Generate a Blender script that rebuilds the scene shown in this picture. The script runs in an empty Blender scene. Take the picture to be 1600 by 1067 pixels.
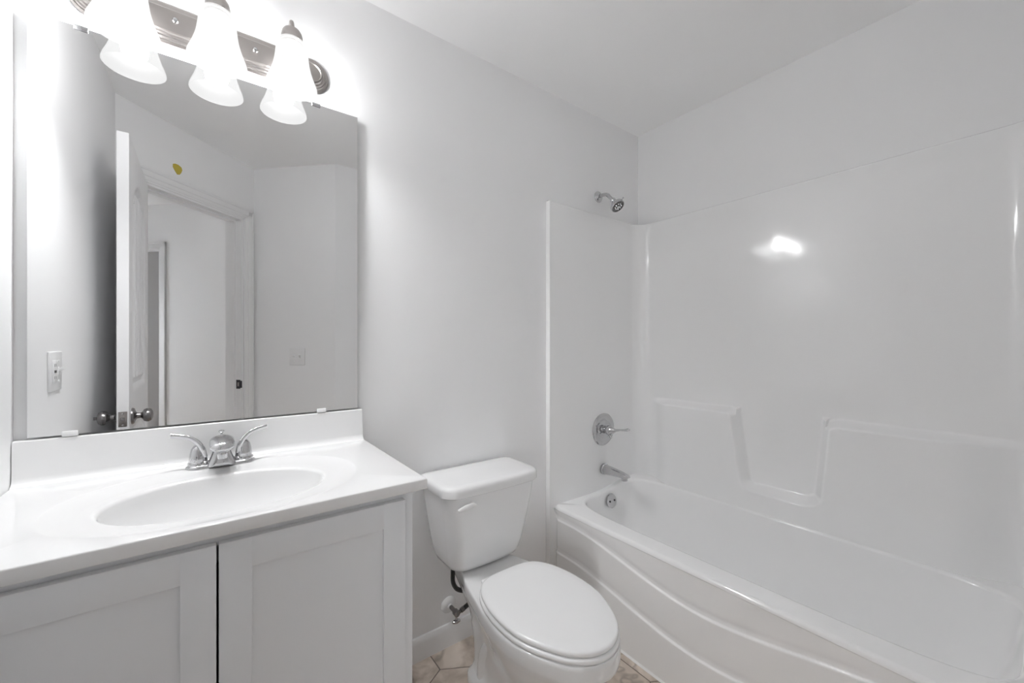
import bpy, bmesh, math, random
from mathutils import Vector, Matrix
from math import sin, cos, pi, sqrt, radians

C = bpy.context.scene.collection
sc = bpy.context.scene

# ------------------------------------------------------------------ camera, light, exposure
cam_d = bpy.data.cameras.new('camera')
cam = bpy.data.objects.new('camera', cam_d)
C.objects.link(cam)
cam.location = (0.371, -1.462, 1.218)
cam_d.sensor_width = 36.0
cam_d.lens = 630.0 / 1600.0 * 36.0
cam_d.shift_y = 3.5 / 1600.0
cam_d.clip_start = 0.01
cam.rotation_euler = (radians(90), 0, -math.atan2(0.599, 0.8007))
sc.camera = cam

world = bpy.data.worlds.new('world')
sc.world = world
world.use_nodes = True
world.node_tree.nodes['Background'].inputs[0].default_value = (1, 1, 1, 1)
world.node_tree.nodes['Background'].inputs[1].default_value = 0.0

sc.view_settings.view_transform = 'Standard'
sc.view_settings.look = 'None'
sc.view_settings.gamma = 1.0
sc.view_settings.use_curve_mapping = False
sc.view_settings.exposure = 0.14
sc.cycles.use_denoising = True
sc.cycles.max_bounces = 20
sc.cycles.diffuse_bounces = 16
sc.cycles.glossy_bounces = 6
sc.cycles.transparent_max_bounces = 16
sc.cycles.caustics_reflective = False
sc.cycles.caustics_refractive = False
sc.cycles.sample_clamp_indirect = 25.0

BULB = 375.0          # strength of the three bulbs
SHADE_GLOW = 0.95     # glow of the frosted glass
HALL_FILL = 0.25            # faint unseen fill light added in the hall, watts
DOORWAY_FILL = 12.0         # added light that brightens the bathroom through the doorway, watts

hl = bpy.data.lights.new('hall_fill', 'AREA')
hl.shape = 'DISK'; hl.size = 0.35; hl.energy = HALL_FILL
hlo = bpy.data.objects.new('hall_fill', hl)
hlo.location = (0.35, -2.55, 2.42)
C.objects.link(hlo)
wl = bpy.data.lights.new('doorway_fill_light', 'AREA')
wl.shape = 'RECTANGLE'; wl.size = 0.75; wl.size_y = 1.4; wl.energy = DOORWAY_FILL; wl.spread = radians(75); wl.color = (0.92, 0.96, 1.0)
wlo = bpy.data.objects.new('doorway_fill_light', wl)
# added fill light, on the far wall of the hall, 2.28 m behind the doorway wall, facing the doorway
wlo.location = (0.75 * 0.7071 - 2.28 * 0.7071, -1.30 - 0.75 * 0.7071 - 2.28 * 0.7071, 1.15)
wlo.rotation_euler = (radians(90), 0, radians(135))
C.objects.link(wlo)

# ------------------------------------------------------------------ materials
def new_mat(name, col, rough=0.5, metal=0.0, spec=0.5, coat=0.0, noise=0.0, nscale=20.0, bump=0.0, bscale=200.0):
    m = bpy.data.materials.new(name); m.use_nodes = True
    nt = m.node_tree; b = nt.nodes['Principled BSDF']
    b.inputs['Base Color'].default_value = (*col, 1)
    b.inputs['Roughness'].default_value = rough
    b.inputs['Metallic'].default_value = metal
    b.inputs['Specular IOR Level'].default_value = spec
    b.inputs['Coat Weight'].default_value = coat
    tc = nt.nodes.new('ShaderNodeTexCoord')
    if noise:
        n = nt.nodes.new('ShaderNodeTexNoise'); n.inputs['Scale'].default_value = nscale; n.inputs['Detail'].default_value = 4
        mr = nt.nodes.new('ShaderNodeMapRange'); mr.inputs['To Min'].default_value = 1 - noise; mr.inputs['To Max'].default_value = 1 + noise
        mx = nt.nodes.new('ShaderNodeMix'); mx.data_type = 'RGBA'; mx.blend_type = 'MULTIPLY'; mx.inputs[0].default_value = 1
        mx.inputs[6].default_value = (*col, 1)
        nt.links.new(tc.outputs['Object'], n.inputs['Vector'])
        nt.links.new(n.outputs['Fac'], mr.inputs['Value'])
        nt.links.new(mr.outputs[0], mx.inputs[7])
        nt.links.new(mx.outputs[2], b.inputs['Base Color'])
    if bump:
        n2 = nt.nodes.new('ShaderNodeTexNoise'); n2.inputs['Scale'].default_value = bscale; n2.inputs['Detail'].default_value = 3
        bp = nt.nodes.new('ShaderNodeBump'); bp.inputs['Strength'].default_value = bump; bp.inputs['Distance'].default_value = 0.001
        nt.links.new(tc.outputs['Object'], n2.inputs['Vector'])
        nt.links.new(n2.outputs['Fac'], bp.inputs['Height'])
        nt.links.new(bp.outputs[0], b.inputs['Normal'])
    return m

M = {}
M['wall'] = new_mat('wall_paint', (0.87, 0.87, 0.873), 0.55, bump=0.25, bscale=350, noise=0.01, nscale=3)
M['ceiling'] = new_mat('ceiling_paint', (0.91, 0.91, 0.91), 0.8, bump=0.2, bscale=300)
M['trim'] = new_mat('trim_paint', (0.82, 0.82, 0.825), 0.35)
M['door'] = new_mat('door_paint', (0.82, 0.82, 0.825), 0.35, bump=0.05, bscale=80)
M['cabinet'] = new_mat('cabinet_paint', (0.755, 0.765, 0.78), 0.38, bump=0.04, bscale=90)
M['dark'] = new_mat('dark_interior', (0.02, 0.02, 0.02), 0.9)
M['marble'] = new_mat('cultured_marble', (0.80, 0.80, 0.80), 0.12, noise=0.012, nscale=6, coat=0.3)
M['fiberglass'] = new_mat('gelcoat_fiberglass', (0.89, 0.89, 0.89), 0.09, bump=0.03, bscale=14, spec=0.6)
M['porcelain'] = new_mat('porcelain', (0.80, 0.80, 0.80), 0.08, coat=0.4)
M['seat'] = new_mat('seat_plastic', (0.84, 0.84, 0.84), 0.22)
M['plastic'] = new_mat('white_plastic', (0.82, 0.82, 0.82), 0.3)
M['caulk'] = new_mat('caulk', (0.86, 0.86, 0.85), 0.5)
M['chrome'] = new_mat('chrome', (0.60, 0.60, 0.61), 0.07, 1.0)
M['nickel'] = new_mat('brushed_nickel', (0.37, 0.345, 0.33), 0.30, 1.0, bump=0.1, bscale=400)
M['bronze'] = new_mat('dark_nickel', (0.30, 0.29, 0.29), 0.25, 1.0)
M['mirror'] = new_mat('mirror_glass', (0.83, 0.83, 0.83), 0.0, 1.0)
M['edge'] = new_mat('mirror_edge', (0.16, 0.17, 0.17), 0.2)
M['hose'] = new_mat('braided_hose', (0.035, 0.035, 0.035), 0.45, bump=0.8, bscale=500)
M['black'] = new_mat('black_rubber', (0.03, 0.03, 0.035), 0.5)
M['slot'] = new_mat('slot_dark', (0.10, 0.10, 0.10), 0.6)
M['yellow'] = new_mat('yellow_spot', (0.55, 0.44, 0.06), 0.6, noise=0.08, nscale=60)

def mat_emit(name, strength, col=(1, 1, 1)):
    m = bpy.data.materials.new(name); m.use_nodes = True; nt = m.node_tree
    nt.nodes.remove(nt.nodes['Principled BSDF'])
    e = nt.nodes.new('ShaderNodeEmission'); e.inputs[0].default_value = (*col, 1); e.inputs[1].default_value = strength
    nt.links.new(e.outputs[0], nt.nodes['Material Output'].inputs[0])
    return m
M['bulb'] = mat_emit('bulb_glow', BULB, (0.985, 0.992, 1.0))

def mat_shade():
    m = bpy.data.materials.new('frosted_glass'); m.use_nodes = True; nt = m.node_tree
    b = nt.nodes['Principled BSDF']
    b.inputs['Base Color'].default_value = (0.002, 0.002, 0.002, 1); b.inputs['Roughness'].default_value = 0.5; b.inputs['Specular IOR Level'].default_value = 0.02
    b.inputs['Emission Color'].default_value = (1, 1, 1, 1); b.inputs['Emission Strength'].default_value = SHADE_GLOW
    t = nt.nodes.new('ShaderNodeBsdfTransparent')
    mx = nt.nodes.new('ShaderNodeMixShader');     nt.links.new(t.outputs[0], mx.inputs[2]); nt.links.new(b.outputs[0], mx.inputs[1])
    mx.inputs[0].default_value = 0.38      # part of the light goes straight through each face of the glass
    nt.links.new(mx.outputs[0], nt.nodes['Material Output'].inputs[0])
    return m
M['shade'] = mat_shade()

def mat_tile():
    m = bpy.data.materials.new('marble_tile'); m.use_nodes = True; nt = m.node_tree; L = nt.links
    b = nt.nodes['Principled BSDF']; b.inputs['Roughness'].default_value = 0.35
    tc = nt.nodes.new('ShaderNodeTexCoord')
    at = nt.nodes.new('ShaderNodeAttribute'); at.attribute_name = 'tile_shift'
    add = nt.nodes.new('ShaderNodeVectorMath'); add.operation = 'ADD'
    L.new(tc.outputs['Object'], add.inputs[0]); L.new(at.outputs['Vector'], add.inputs[1])
    n1 = nt.nodes.new('ShaderNodeTexNoise'); n1.inputs['Scale'].default_value = 9; n1.inputs['Detail'].default_value = 6; n1.inputs['Distortion'].default_value = 1.2
    L.new(add.outputs[0], n1.inputs['Vector'])
    r1 = nt.nodes.new('ShaderNodeValToRGB')
    r1.color_ramp.elements[0].position = 0.3; r1.color_ramp.elements[0].color = (0.47, 0.39, 0.32, 1)
    r1.color_ramp.elements[1].position = 0.62; r1.color_ramp.elements[1].color = (0.76, 0.67, 0.59, 1)
    L.new(n1.outputs['Fac'], r1.inputs['Fac'])
    # veins: thin band of a distorted noise
    n2 = nt.nodes.new('ShaderNodeTexNoise'); n2.inputs['Scale'].default_value = 3.2; n2.inputs['Detail'].default_value = 3; n2.inputs['Distortion'].default_value = 0.6
    L.new(add.outputs[0], n2.inputs['Vector'])
    s = nt.nodes.new('ShaderNodeMath'); s.operation = 'SUBTRACT'; s.inputs[1].default_value = 0.52; L.new(n2.outputs['Fac'], s.inputs[0])
    a = nt.nodes.new('ShaderNodeMath'); a.operation = 'ABSOLUTE'; L.new(s.outputs[0], a.inputs[0])
    r2 = nt.nodes.new('ShaderNodeMapRange'); r2.inputs['From Min'].default_value = 0.0; r2.inputs['From Max'].default_value = 0.022
    r2.inputs['To Min'].default_value = 0.50; r2.inputs['To Max'].default_value = 0.0
    L.new(a.outputs[0], r2.inputs['Value'])
    mx = nt.nodes.new('ShaderNodeMix'); mx.data_type = 'RGBA'; mx.inputs[7].default_value = (0.22, 0.18, 0.15, 1)
    L.new(r2.outputs[0], mx.inputs[0]); L.new(r1.outputs[0], mx.inputs[6]); L.new(mx.outputs[2], b.inputs['Base Color'])
    return m
M['tile'] = mat_tile()
M['grout'] = new_mat('grout', (0.22, 0.19, 0.165), 0.8)

# ------------------------------------------------------------------ mesh helpers
def obj(name, bm, mat, parent=None, sharp=35, smooth=True, flip=False):
    bmesh.ops.recalc_face_normals(bm, faces=bm.faces)
    if flip:
        bmesh.ops.reverse_faces(bm, faces=bm.faces)
    me = bpy.data.meshes.new(name)
    bm.to_mesh(me); bm.free()
    mats = mat if isinstance(mat, (list, tuple)) else [mat]
    for m in mats: me.materials.append(m)
    if smooth:
        me.polygons.foreach_set('use_smooth', [True] * len(me.polygons))
        try: me.set_sharp_from_angle(angle=radians(sharp))
        except Exception: pass
    o = bpy.data.objects.new(name, me)
    C.objects.link(o)
    if parent: o.parent = parent
    return o

def thing(name, label, cat, loc=(0, 0, 0), rotz=0.0, group=None):
    o = bpy.data.objects.new(name, None); C.objects.link(o)
    o.location = loc; o.rotation_euler = (0, 0, rotz); o.empty_display_size = 0.05
    o['label'] = label; o['category'] = cat
    if group: o['group'] = group
    return o

def tag(o, label, cat, group=None):
    o['label'] = label; o['category'] = cat
    if group: o['group'] = group
    return o

def struct(o, label=None, cat=None):
    o['kind'] = 'structure'
    if label: o['label'] = label
    if cat: o['category'] = cat
    return o

def box(bm, x0, x1, y0, y1, z0, z1, bev=0.0, seg=2, mi=0):
    t = bmesh.new()
    vs = [t.verts.new((x, y, z)) for x in (x0, x1) for y in (y0, y1) for z in (z0, z1)]
    for f in ((0, 1, 3, 2), (4, 6, 7, 5), (0, 4, 5, 1), (2, 3, 7, 6), (0, 2, 6, 4), (1, 5, 7, 3)):
        t.faces.new([vs[i] for i in f])
    bmesh.ops.recalc_face_normals(t, faces=t.faces)
    if bev: bmesh.ops.bevel(t, geom=t.edges[:] + t.verts[:], offset=bev, segments=seg, affect='EDGES', profile=0.5)
    for f in t.faces: f.material_index = mi
    merge(bm, t)

def merge(bm, t, mtx=None):
    if mtx is not None: bmesh.ops.transform(t, matrix=mtx, verts=t.verts)
    me = bpy.data.meshes.new('tmp'); t.to_mesh(me); t.free(); bm.from_mesh(me); bpy.data.meshes.remove(me)

def bx(*a, **k):
    bm = bmesh.new(); box(bm, *a, **k); return bm

def prism(bm, poly, z0, z1):
    lo = [bm.verts.new((x, y, z0)) for x, y in poly]; hi = [bm.verts.new((x, y, z1)) for x, y in poly]
    n = len(poly)
    bm.faces.new(lo); bm.faces.new(hi)
    for i in range(n): bm.faces.new((lo[i], lo[(i + 1) % n], hi[(i + 1) % n], hi[i]))

def loft(bm, loops, cap0=True, cap1=True, closed=True):
    R = [[bm.verts.new(p) for p in lp] for lp in loops]
    n = len(R[0])
    for a, b in zip(R, R[1:]):
        for i in range(n if closed else n - 1):
            j = (i + 1) % n
            bm.faces.new((a[i], a[j], b[j], b[i]))
    if cap0: bm.faces.new(R[0])
    if cap1: bm.faces.new(R[-1])
    return R

def lathe(bm, prof, origin=(0, 0, 0), axis=(0, 0, 1), n=32, cap0=True, cap1=True):
    """prof: (radius, distance along axis)"""
    ax = Vector(axis).normalized()
    q = Vector((0, 0, 1)).rotation_difference(ax)
    o = Vector(origin)
    loops = []
    for r, h in prof:
        r = max(r, 1e-5)
        loops.append([o + q @ Vector((r * cos(2 * pi * k / n), r * sin(2 * pi * k / n), h)) for k in range(n)])
    loft(bm, loops, cap0, cap1)

def catmull(pts, sub=8, closed=False):
    P = [Vector(p) for p in pts]; n = len(P); out = []
    rng = range(n) if closed else range(n - 1)
    for i in rng:
        if closed: a, b, c, d = P[(i - 1) % n], P[i], P[(i + 1) % n], P[(i + 2) % n]
        else: a, b, c, d = P[max(i - 1, 0)], P[i], P[i + 1], P[min(i + 2, n - 1)]
        for k in range(sub):
            t = k / sub
            out.append(0.5 * ((2 * b) + (c - a) * t + (2 * a - 5 * b + 4 * c - d) * t * t + (3 * b - a - 3 * c + d) * t ** 3))
    if not closed: out.append(P[-1])
    return out

def tube(bm, pts, rad, n=16, sub=8, flat=None, cap=True):
    """rad: number or list per control point; flat: (a,b) scale of the section"""
    path = catmull(pts, sub) if sub > 1 else [Vector(p) for p in pts]
    m = len(path)
    if not isinstance(rad, (list, tuple)): rad = [rad] * len(pts)
    def rr(i):
        t = i / (m - 1) * (len(rad) - 1); k = min(int(t), len(rad) - 2); f = t - k
        return rad[k] * (1 - f) + rad[k + 1] * f
    loops = []; prev = None
    for i, p in enumerate(path):
        d = (path[min(i + 1, m - 1)] - path[max(i - 1, 0)]).normalized()
        if prev is None:
            u = d.orthogonal().normalized()
            if flat is not None:
                u = Vector((0, 0, 1)) - d * d.z
                u = u.normalized() if u.length > 1e-3 else d.orthogonal().normalized()
        else: u = (prev - d * prev.dot(d)).normalized()
        prev = u; v = d.cross(u)
        a, b = flat if flat else (1, 1)
        loops.append([p + (u * cos(2 * pi * k / n) * a + v * sin(2 * pi * k / n) * b) * rr(i) for k in range(n)])
    loft(bm, loops, cap, cap)

def sstep(a, b, x):
    t = min(max((x - a) / (b - a), 0.0), 1.0)
    return t * t * (3 - 2 * t)

def rrect(x0, x1, y0, y1, r, z, n=6):
    """rounded rectangle, r = radius or four radii for corners (x1y1, x0y1, x0y0, x1y0)"""
    R = r if isinstance(r, (list, tuple)) else [r] * 4
    out = []
    for (cx, cy, a0), q in zip(((x1, y1, 0), (x0, y1, 90), (x0, y0, 180), (x1, y0, 270)), R):
        sx = -1 if cx == x1 else 1; sy = -1 if cy == y1 else 1
        for k in range(n + 1):
            a = radians(a0 + 90 * k / n)
            out.append(Vector((cx + sx * q + q * cos(a), cy + sy * q + q * sin(a), z)))
    return out

# ------------------------------------------------------------------ the room
ZC = 2.44
XW = 2.395           # wall behind the tub
YE = -1.482          # wall at the head of the tub
def wall_obj(name, poly, z0=0.0, z1=ZC, mat='wall'):
    bm = bmesh.new(); prism(bm, poly, z0, z1)
    return struct(obj(name, bm, M[mat], smooth=False))

wall_obj('wall_back', [(-0.1, 0), (XW + 0.1, 0), (XW + 0.1, 0.1), (-0.1, 0.1)])
wall_obj('wall_right', [(XW, 0), (XW + 0.1, 0), (XW + 0.1, YE - 0.1), (XW, YE - 0.1)])
wall_obj('wall_left', [(0, 0), (-0.1, 0), (-0.1, -1.40), (0, -1.30)])
# head wall of the tub and the wall turned 45 degrees beside the doorway
c2 = (0.615, -1.915)
wall_obj('wall_front', [(1.048, YE), (XW, YE), (XW, YE - 0.1), (1.09, YE - 0.1)])
wall_obj('wall_corner', [c2, (1.048, YE), (1.09, YE - 0.1), (0.70, -1.97), (0.65, -2.02)])

# doorway wall, in its own frame: +x along the wall, +y into the room
DW = Matrix.Translation((0, -1.30, 0)) @ Matrix.Rotation(radians(-45), 4, 'Z')
def dobj(name, bm, mat, parent=None, **k):
    bmesh.ops.transform(bm, matrix=DW, verts=bm.verts)
    return obj(name, bm, mat, parent, **k)
S0, S1, ZH = 0.105, 0.757, 2.05      # opening between the jamb faces
WT = 0.115
SE = 0.870
bm = bmesh.new()
box(bm, -0.08, S0 - 0.018, -WT, 0, 0, ZC)
box(bm, S1 + 0.018, SE, -WT, 0, 0, ZC)
box(bm, S0 - 0.018, S1 + 0.018, -WT, 0, ZH + 0.018, ZC)
struct(dobj('wall_entry', bm, M['wall'], smooth=False))
# jamb with its stop
bm = bmesh.new()
box(bm, S0 - 0.018, S0, -WT - 0.002, 0.002, 0, ZH + 0.018)
box(bm, S1, S1 + 0.018, -WT - 0.002, 0.002, 0, ZH + 0.018)
box(bm, S0, S1, -WT - 0.002, 0.002, ZH, ZH + 0.018)
box(bm, S1 - 0.011, S1, -0.075, -0.038, 0, ZH)
box(bm, S0, S0 + 0.011, -0.075, -0.038, 0, ZH)
box(bm, S0 + 0.011, S1 - 0.011, -0.075, -0.038, ZH - 0.011, ZH)
struct(dobj('trim_1', bm, M['trim'], smooth=False))
# casing, mitred look: stepped profile
def casing(s0, s1, zt, side=1, y=0.0):
    bm = bmesh.new()
    w = 0.072
    for a, b, t in ((0.0, w, 0.008), (0.010, w, 0.012), (0.030, w, 0.016), (w - 0.012, w, 0.019)):
        for sgn, e in ((-1, s0), (1, s1)):
            x0, x1 = sorted((e + sgn * a, e + sgn * b))
            ya, yb = sorted((y, y + side * t))
            box(bm, x0, x1, ya, yb, 0, zt + b, bev=0.0015)
        ya, yb = sorted((y, y + side * t))
        box(bm, s0 - b, s1 + b, ya, yb, zt + a, zt + b, bev=0.0015)
    return bm
struct(dobj('trim_2', casing(S0 - 0.006, S1 + 0.020, ZH + 0.012), M['trim']))
# strike plate on the far jamb
bm = bmesh.new()
box(bm, S1 - 0.0015, S1 + 0.0005, -0.034, -0.004, 0.915, 0.975, bev=0.0004)
box(bm, S1 - 0.004, S1 + 0.004, -0.004, 0.007, 0.921, 0.969, bev=0.002)
sp = dobj('strike_plate', bm, M['black'])
tag(sp, 'small dark metal strike plate on the white jamb of the doorway, seen in the mirror', 'strike plate')
bm = bmesh.new(); box(bm, S1 - 0.0022, S1 - 0.001, -0.024, -0.013, 0.932, 0.958)
dobj('latch_hole', bm, M['nickel'], sp)

# ---- hall behind the doorway
HS = 1.398
bm = bmesh.new(); box(bm, HS, HS + 0.1, -1.385, -WT, 0, ZC); box(bm, HS, HS + 0.1, -2.3, -2.185, 0, ZC); box(bm, HS, HS + 0.1, -2.185, -1.385, 2.055, ZC); struct(dobj('wall_hall_right', bm, M['wall'], smooth=False))
bm = bmesh.new(); box(bm, -0.7, HS + 0.1, -2.4, -2.3, 0, ZC); struct(dobj('wall_hall_far', bm, M['wall'], smooth=False))
bm = bmesh.new(); box(bm, -0.8, -0.7, -2.4, -WT, 0, ZC); struct(dobj('wall_hall_left', bm, M['wall'], smooth=False))
bm = bmesh.new(); box(bm, SE + 0.03, HS + 0.1, -WT, -WT + 0.05, 0, ZC); box(bm, -0.8, -0.08, -WT, -WT + 0.05, 0, ZC)
struct(dobj('wall_hall_near', bm, M['wall'], smooth=False))
# second doorway on the hall wall: casing, leaf, hinges
bm = bmesh.new()
for a, b, t in ((0, 0.058, 0.010), (0.014, 0.058, 0.014), (0.040, 0.058, 0.018)):
    box(bm, HS - t, HS, -1.368 + a, -1.368 + b, 0, 2.05 + b, bev=0.001)
    box(bm, HS - t, HS, -2.2, -1.368 + b, 2.05 + a, 2.05 + b, bev=0.001)
struct(dobj('trim_3', bm, M['trim']))
bm = bmesh.new(); box(bm, HS + 0.105, HS + 0.86, -1.432, -1.397, 0.01, 2.045)
d2 = struct(dobj('door_2', bm, M['door']))
for z in (0.50, 1.20, 1.98):
    bm = bmesh.new(); box(bm, HS + 0.078, HS + 0.104, -1.402, -1.386, z - 0.045, z + 0.045, bev=0.002)
    dobj('hinge', bm, M['bronze'], d2)

# box added behind the second doorway to keep its opening dark
bm = bmesh.new()
box(bm, HS + 0.1, HS + 1.1, -1.385, -1.285, 0, ZC); box(bm, HS + 1.0, HS + 1.1, -2.4, -1.385, 0, ZC); box(bm, HS + 0.1, HS + 1.1, -2.5, -2.4, 0, ZC)
struct(dobj('doorway_dark_box', bm, M['wall'], smooth=False))
# bars added around the fill light, out of the camera's view
bm = bmesh.new()
wc, wz = 0.75, 1.15
for a, b, c_, d in ((wc - 0.43, wc - 0.375, wz - 0.76, wz + 0.76), (wc + 0.375, wc + 0.43, wz - 0.76, wz + 0.76), (wc - 0.43, wc + 0.43, wz + 0.70, wz + 0.76), (wc - 0.45, wc + 0.45, wz - 0.76, wz - 0.70), (wc - 0.375, wc + 0.375, wz - 0.015, wz + 0.015)):
    box(bm, a, b, -2.299, -2.265, c_, d, bev=0.002)
struct(dobj('fill_frame_1', bm, M['trim']))
# ---- ceiling
wall_obj('ceiling', [(-2.5, 0.1), (XW + 0.1, 0.1), (XW + 0.1, -4.6), (-2.5, -4.6)], ZC, ZC + 0.1, 'ceiling')

# ---- floor of large hexagon tiles
random.seed(11)
bm = bmesh.new()
sh = bm.verts.layers.float_vector.new('tile_shift')
box(bm, -2.5, XW + 0.1, -4.6, 0.1, -0.06, -0.0012, mi=1)
SD = 0.168; jx, jy = 1.059, -0.093        # edge length and one measured joint
apo = SD * sqrt(3) / 2
def hexagon(cx, cy):
    s = (random.uniform(0, 50), random.uniform(0, 50), random.uniform(0, 50))
    r = SD - 0.0022
    pts = [(cx + r * cos(radians(30 + 60 * k)), cy + r * sin(radians(30 + 60 * k))) for k in range(6)]
    if all(p[0] > XW or p[0] < -2.4 or p[1] > 0 or p[1] < -4.5 for p in pts): return
    lo = [bm.verts.new((x, y, -0.002)) for x, y in pts]
    hi = [bm.verts.new((cx + (x - cx) * 0.995, cy + (y - cy) * 0.995, 0)) for x, y in pts]
    for v in lo + hi: v[sh] = s
    bm.faces.new(hi)
    for i in range(6): bm.faces.new((lo[i], lo[(i + 1) % 6], hi[(i + 1) % 6], hi[i]))
# the joint has arms at 90, 210, 330 degrees: it is the bottom corner of nothing, the corner of three tiles
cx0, cy0 = jx + apo, jy + SD / 2
for r in range(-18, 4):
    for c in range(-14, 8):
        x = cx0 + 2 * apo * c + (apo if r % 2 else 0); y = cy0 + 1.5 * SD * r
        if -2.2 < x < XW + 0.25 and -4.4 < y < 0.25: hexagon(x, y)
bmesh.ops.remove_doubles(bm, verts=[], dist=0)
me_f = struct(obj('floor', bm, [M['tile'], M['grout']], smooth=False))

# ---- baseboards
def base_profile(bm, x0, x1):
    prof = [(0, 0), (-0.013, 0), (-0.013, 0.066), (-0.010, 0.078), (-0.006, 0.086), (0, 0.088)]
    a = [bm.verts.new((x0, y, z)) for y, z in prof]; b = [bm.verts.new((x1, y, z)) for y, z in prof]
    n = len(prof)
    for i in range(n): bm.faces.new((a[i], a[(i + 1) % n], b[(i + 1) % n], b[i]))
    bm.faces.new(a); bm.faces.new(b)
bm = bmesh.new(); base_profile(bm, 0.778, 1.666)
struct(obj('baseboard_back', bm, M['trim'], sharp=20))
bm = bmesh.new(); base_profile(bm, 0.0, 0.62)
bmesh.ops.transform(bm, matrix=Matrix.Translation((1.048, YE, 0)) @ Matrix.Rotation(radians(225), 4, 'Z') @ Matrix.Rotation(0, 4, 'Z'), verts=bm.verts)
# local -y must point into the room (towards -x+y side)
bb = struct(obj('baseboard_corner', bm, M['trim'], sharp=20))
bm = bmesh.new(); base_profile(bm, 0.0, 0.60)
bmesh.ops.transform(bm, matrix=Matrix.Translation((1.662, YE, 0)) @ Matrix.Rotation(radians(180), 4, 'Z'), verts=bm.verts)
struct(obj('baseboard_front', bm, M['trim'], sharp=20))
bm = bmesh.new(); base_profile(bm, 0.0, 0.75)
bmesh.ops.transform(bm, matrix=Matrix.Translation((0, -1.29, 0)) @ Matrix.Rotation(radians(90), 4, 'Z'), verts=bm.verts)
struct(obj('baseboard_left', bm, M['trim'], sharp=20))

# ------------------------------------------------------------------ bathroom door, standing open along the left wall
DL, DT, DH = 0.652, 0.035, 2.03
def door_face(bm, sign):
    """relief face of the door leaf; local x from hinge to free edge, z up; sign +1 faces +y"""
    nx, nz = 300, 200
    def outline(x, z, which):
        # signed distance inside the panel (approx)
        xl, xr = 0.105, DL - 0.105
        if which == 0: # lower
            return min(x - xl, xr - x, z - 0.20, 0.86 - z)
        zt = 1.79 + 0.11 * (1 - ((x - DL / 2) / (xr - xl) * 2) ** 2) if xl < x < xr else 1.79
        return min(x - xl, xr - x, z - 1.02, (zt - z) * 0.95)
    def h(x, z):
        d = max(outline(x, z, 0), outline(x, z, 1))
        if d <= 0: return 0.0
        v = -0.014 * min(1, d / 0.016) + 0.012 * min(1, max(0, (d - 0.022) / 0.024))
        if d > 0.046:
            g = (x - DL / 2) / 0.070
            fr = abs(g - math.floor(g) - 0.5) * 2
            v -= 0.013 * max(0.0, (fr - 0.40) / 0.60)
        return v
    V = []
    for j in range(nz + 1):
        z = DH * j / nz
        V.append([bm.verts.new((DL * i / nx, sign * (DT / 2 + h(DL * i / nx, z)), z)) for i in range(nx + 1)])
    for j in range(nz):
        for i in range(nx):
            bm.faces.new((V[j][i], V[j][i + 1], V[j + 1][i + 1], V[j + 1][i]))
    return V
bm = bmesh.new()
A = door_face(bm, 1); B = door_face(bm, -1)
for i in range(len(A[0]) - 1):
    bm.faces.new((A[0][i], A[0][i + 1], B[0][i + 1], B[0][i])); bm.faces.new((A[-1][i], A[-1][i + 1], B[-1][i + 1], B[-1][i]))
for j in range(len(A) - 1):
    bm.faces.new((A[j][0], A[j + 1][0], B[j + 1][0], B[j][0])); bm.faces.new((A[j][-1], A[j + 1][-1], B[j + 1][-1], B[j][-1]))
door = obj('door_1', bm, M['door'], sharp=40)
struct(door)
# leaf centre line runs from the hinge (0.094,-1.376) to the free edge (0.099,-0.726)
hx, hy, ex, ey = 0.0935, -1.378, 0.0990, -0.726
door.location = (hx, hy, 0.01)
door.rotation_euler = (0, 0, math.atan2(ey - hy, ex - hx))
def knob_bm(sign, thumb=False):
    b = bmesh.new()
    y0 = sign * DT / 2
    lathe(b, [(0.033, 0), (0.033, 0.003), (0.030, 0.008), (0.018, 0.012), (0.012, 0.016), (0.011, 0.027), (0.015, 0.032),
              (0.024, 0.037), (0.0275, 0.045), (0.0275, 0.052), (0.023, 0.060), (0.012, 0.065), (0.004, 0.066)],
          (DL - 0.078, y0, 0.915), (0, sign, 0), 32)
    if thumb: box(b, DL - 0.080, DL - 0.076, y0 + 0.065, y0 + 0.075, 0.909, 0.921, bev=0.001)
    return b
obj('door_knob', knob_bm(1, True), M['bronze'], door)
obj('door_knob', knob_bm(-1), M['bronze'], door)
bm = bmesh.new()
box(bm, DL - 0.001, DL + 0.0012, -0.0125, 0.0125, 0.886, 0.944, bev=0.0005)
lp = obj('latch_plate', bm, M['nickel'], door)
bm = bmesh.new(); box(bm, DL + 0.001, DL + 0.009, -0.006, 0.006, 0.908, 0.922, bev=0.002)
for z in (0.893, 0.937): lathe(bm, [(0.003, 0.0012), (0.0028, 0.002), (0.001, 0.0022)], (DL, 0, z), (1, 0, 0), 10)
obj('latch_bolt', bm, M['bronze'], lp)
for z in (0.25, 1.0, 1.80):
    bm = bmesh.new(); lathe(bm, [(0.0055, -0.045), (0.0055, 0.045)], (-0.002, DT / 2 + 0.003, z), (0, 0, 1), 12)
    obj('hinge', bm, M['bronze'], door)

# ------------------------------------------------------------------ yellow mark on the wall above the doorway
pts = [(0.288, 2.222), (0.300, 2.228), (0.318, 2.229), (0.337, 2.222), (0.342, 2.208), (0.336, 2.190), (0.326, 2.176), (0.312, 2.172), (0.298, 2.188), (0.287, 2.205)]
bm = bmesh.new()
loft(bm, [[(x, 0.0, z) for x, z in pts], [(x, 0.0016, z) for x, z in pts]])
tag(dobj('spot', bm, M['yellow']), 'small yellow heart-shaped sticker on the wall above the doorway, seen in the mirror', 'spot')

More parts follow.
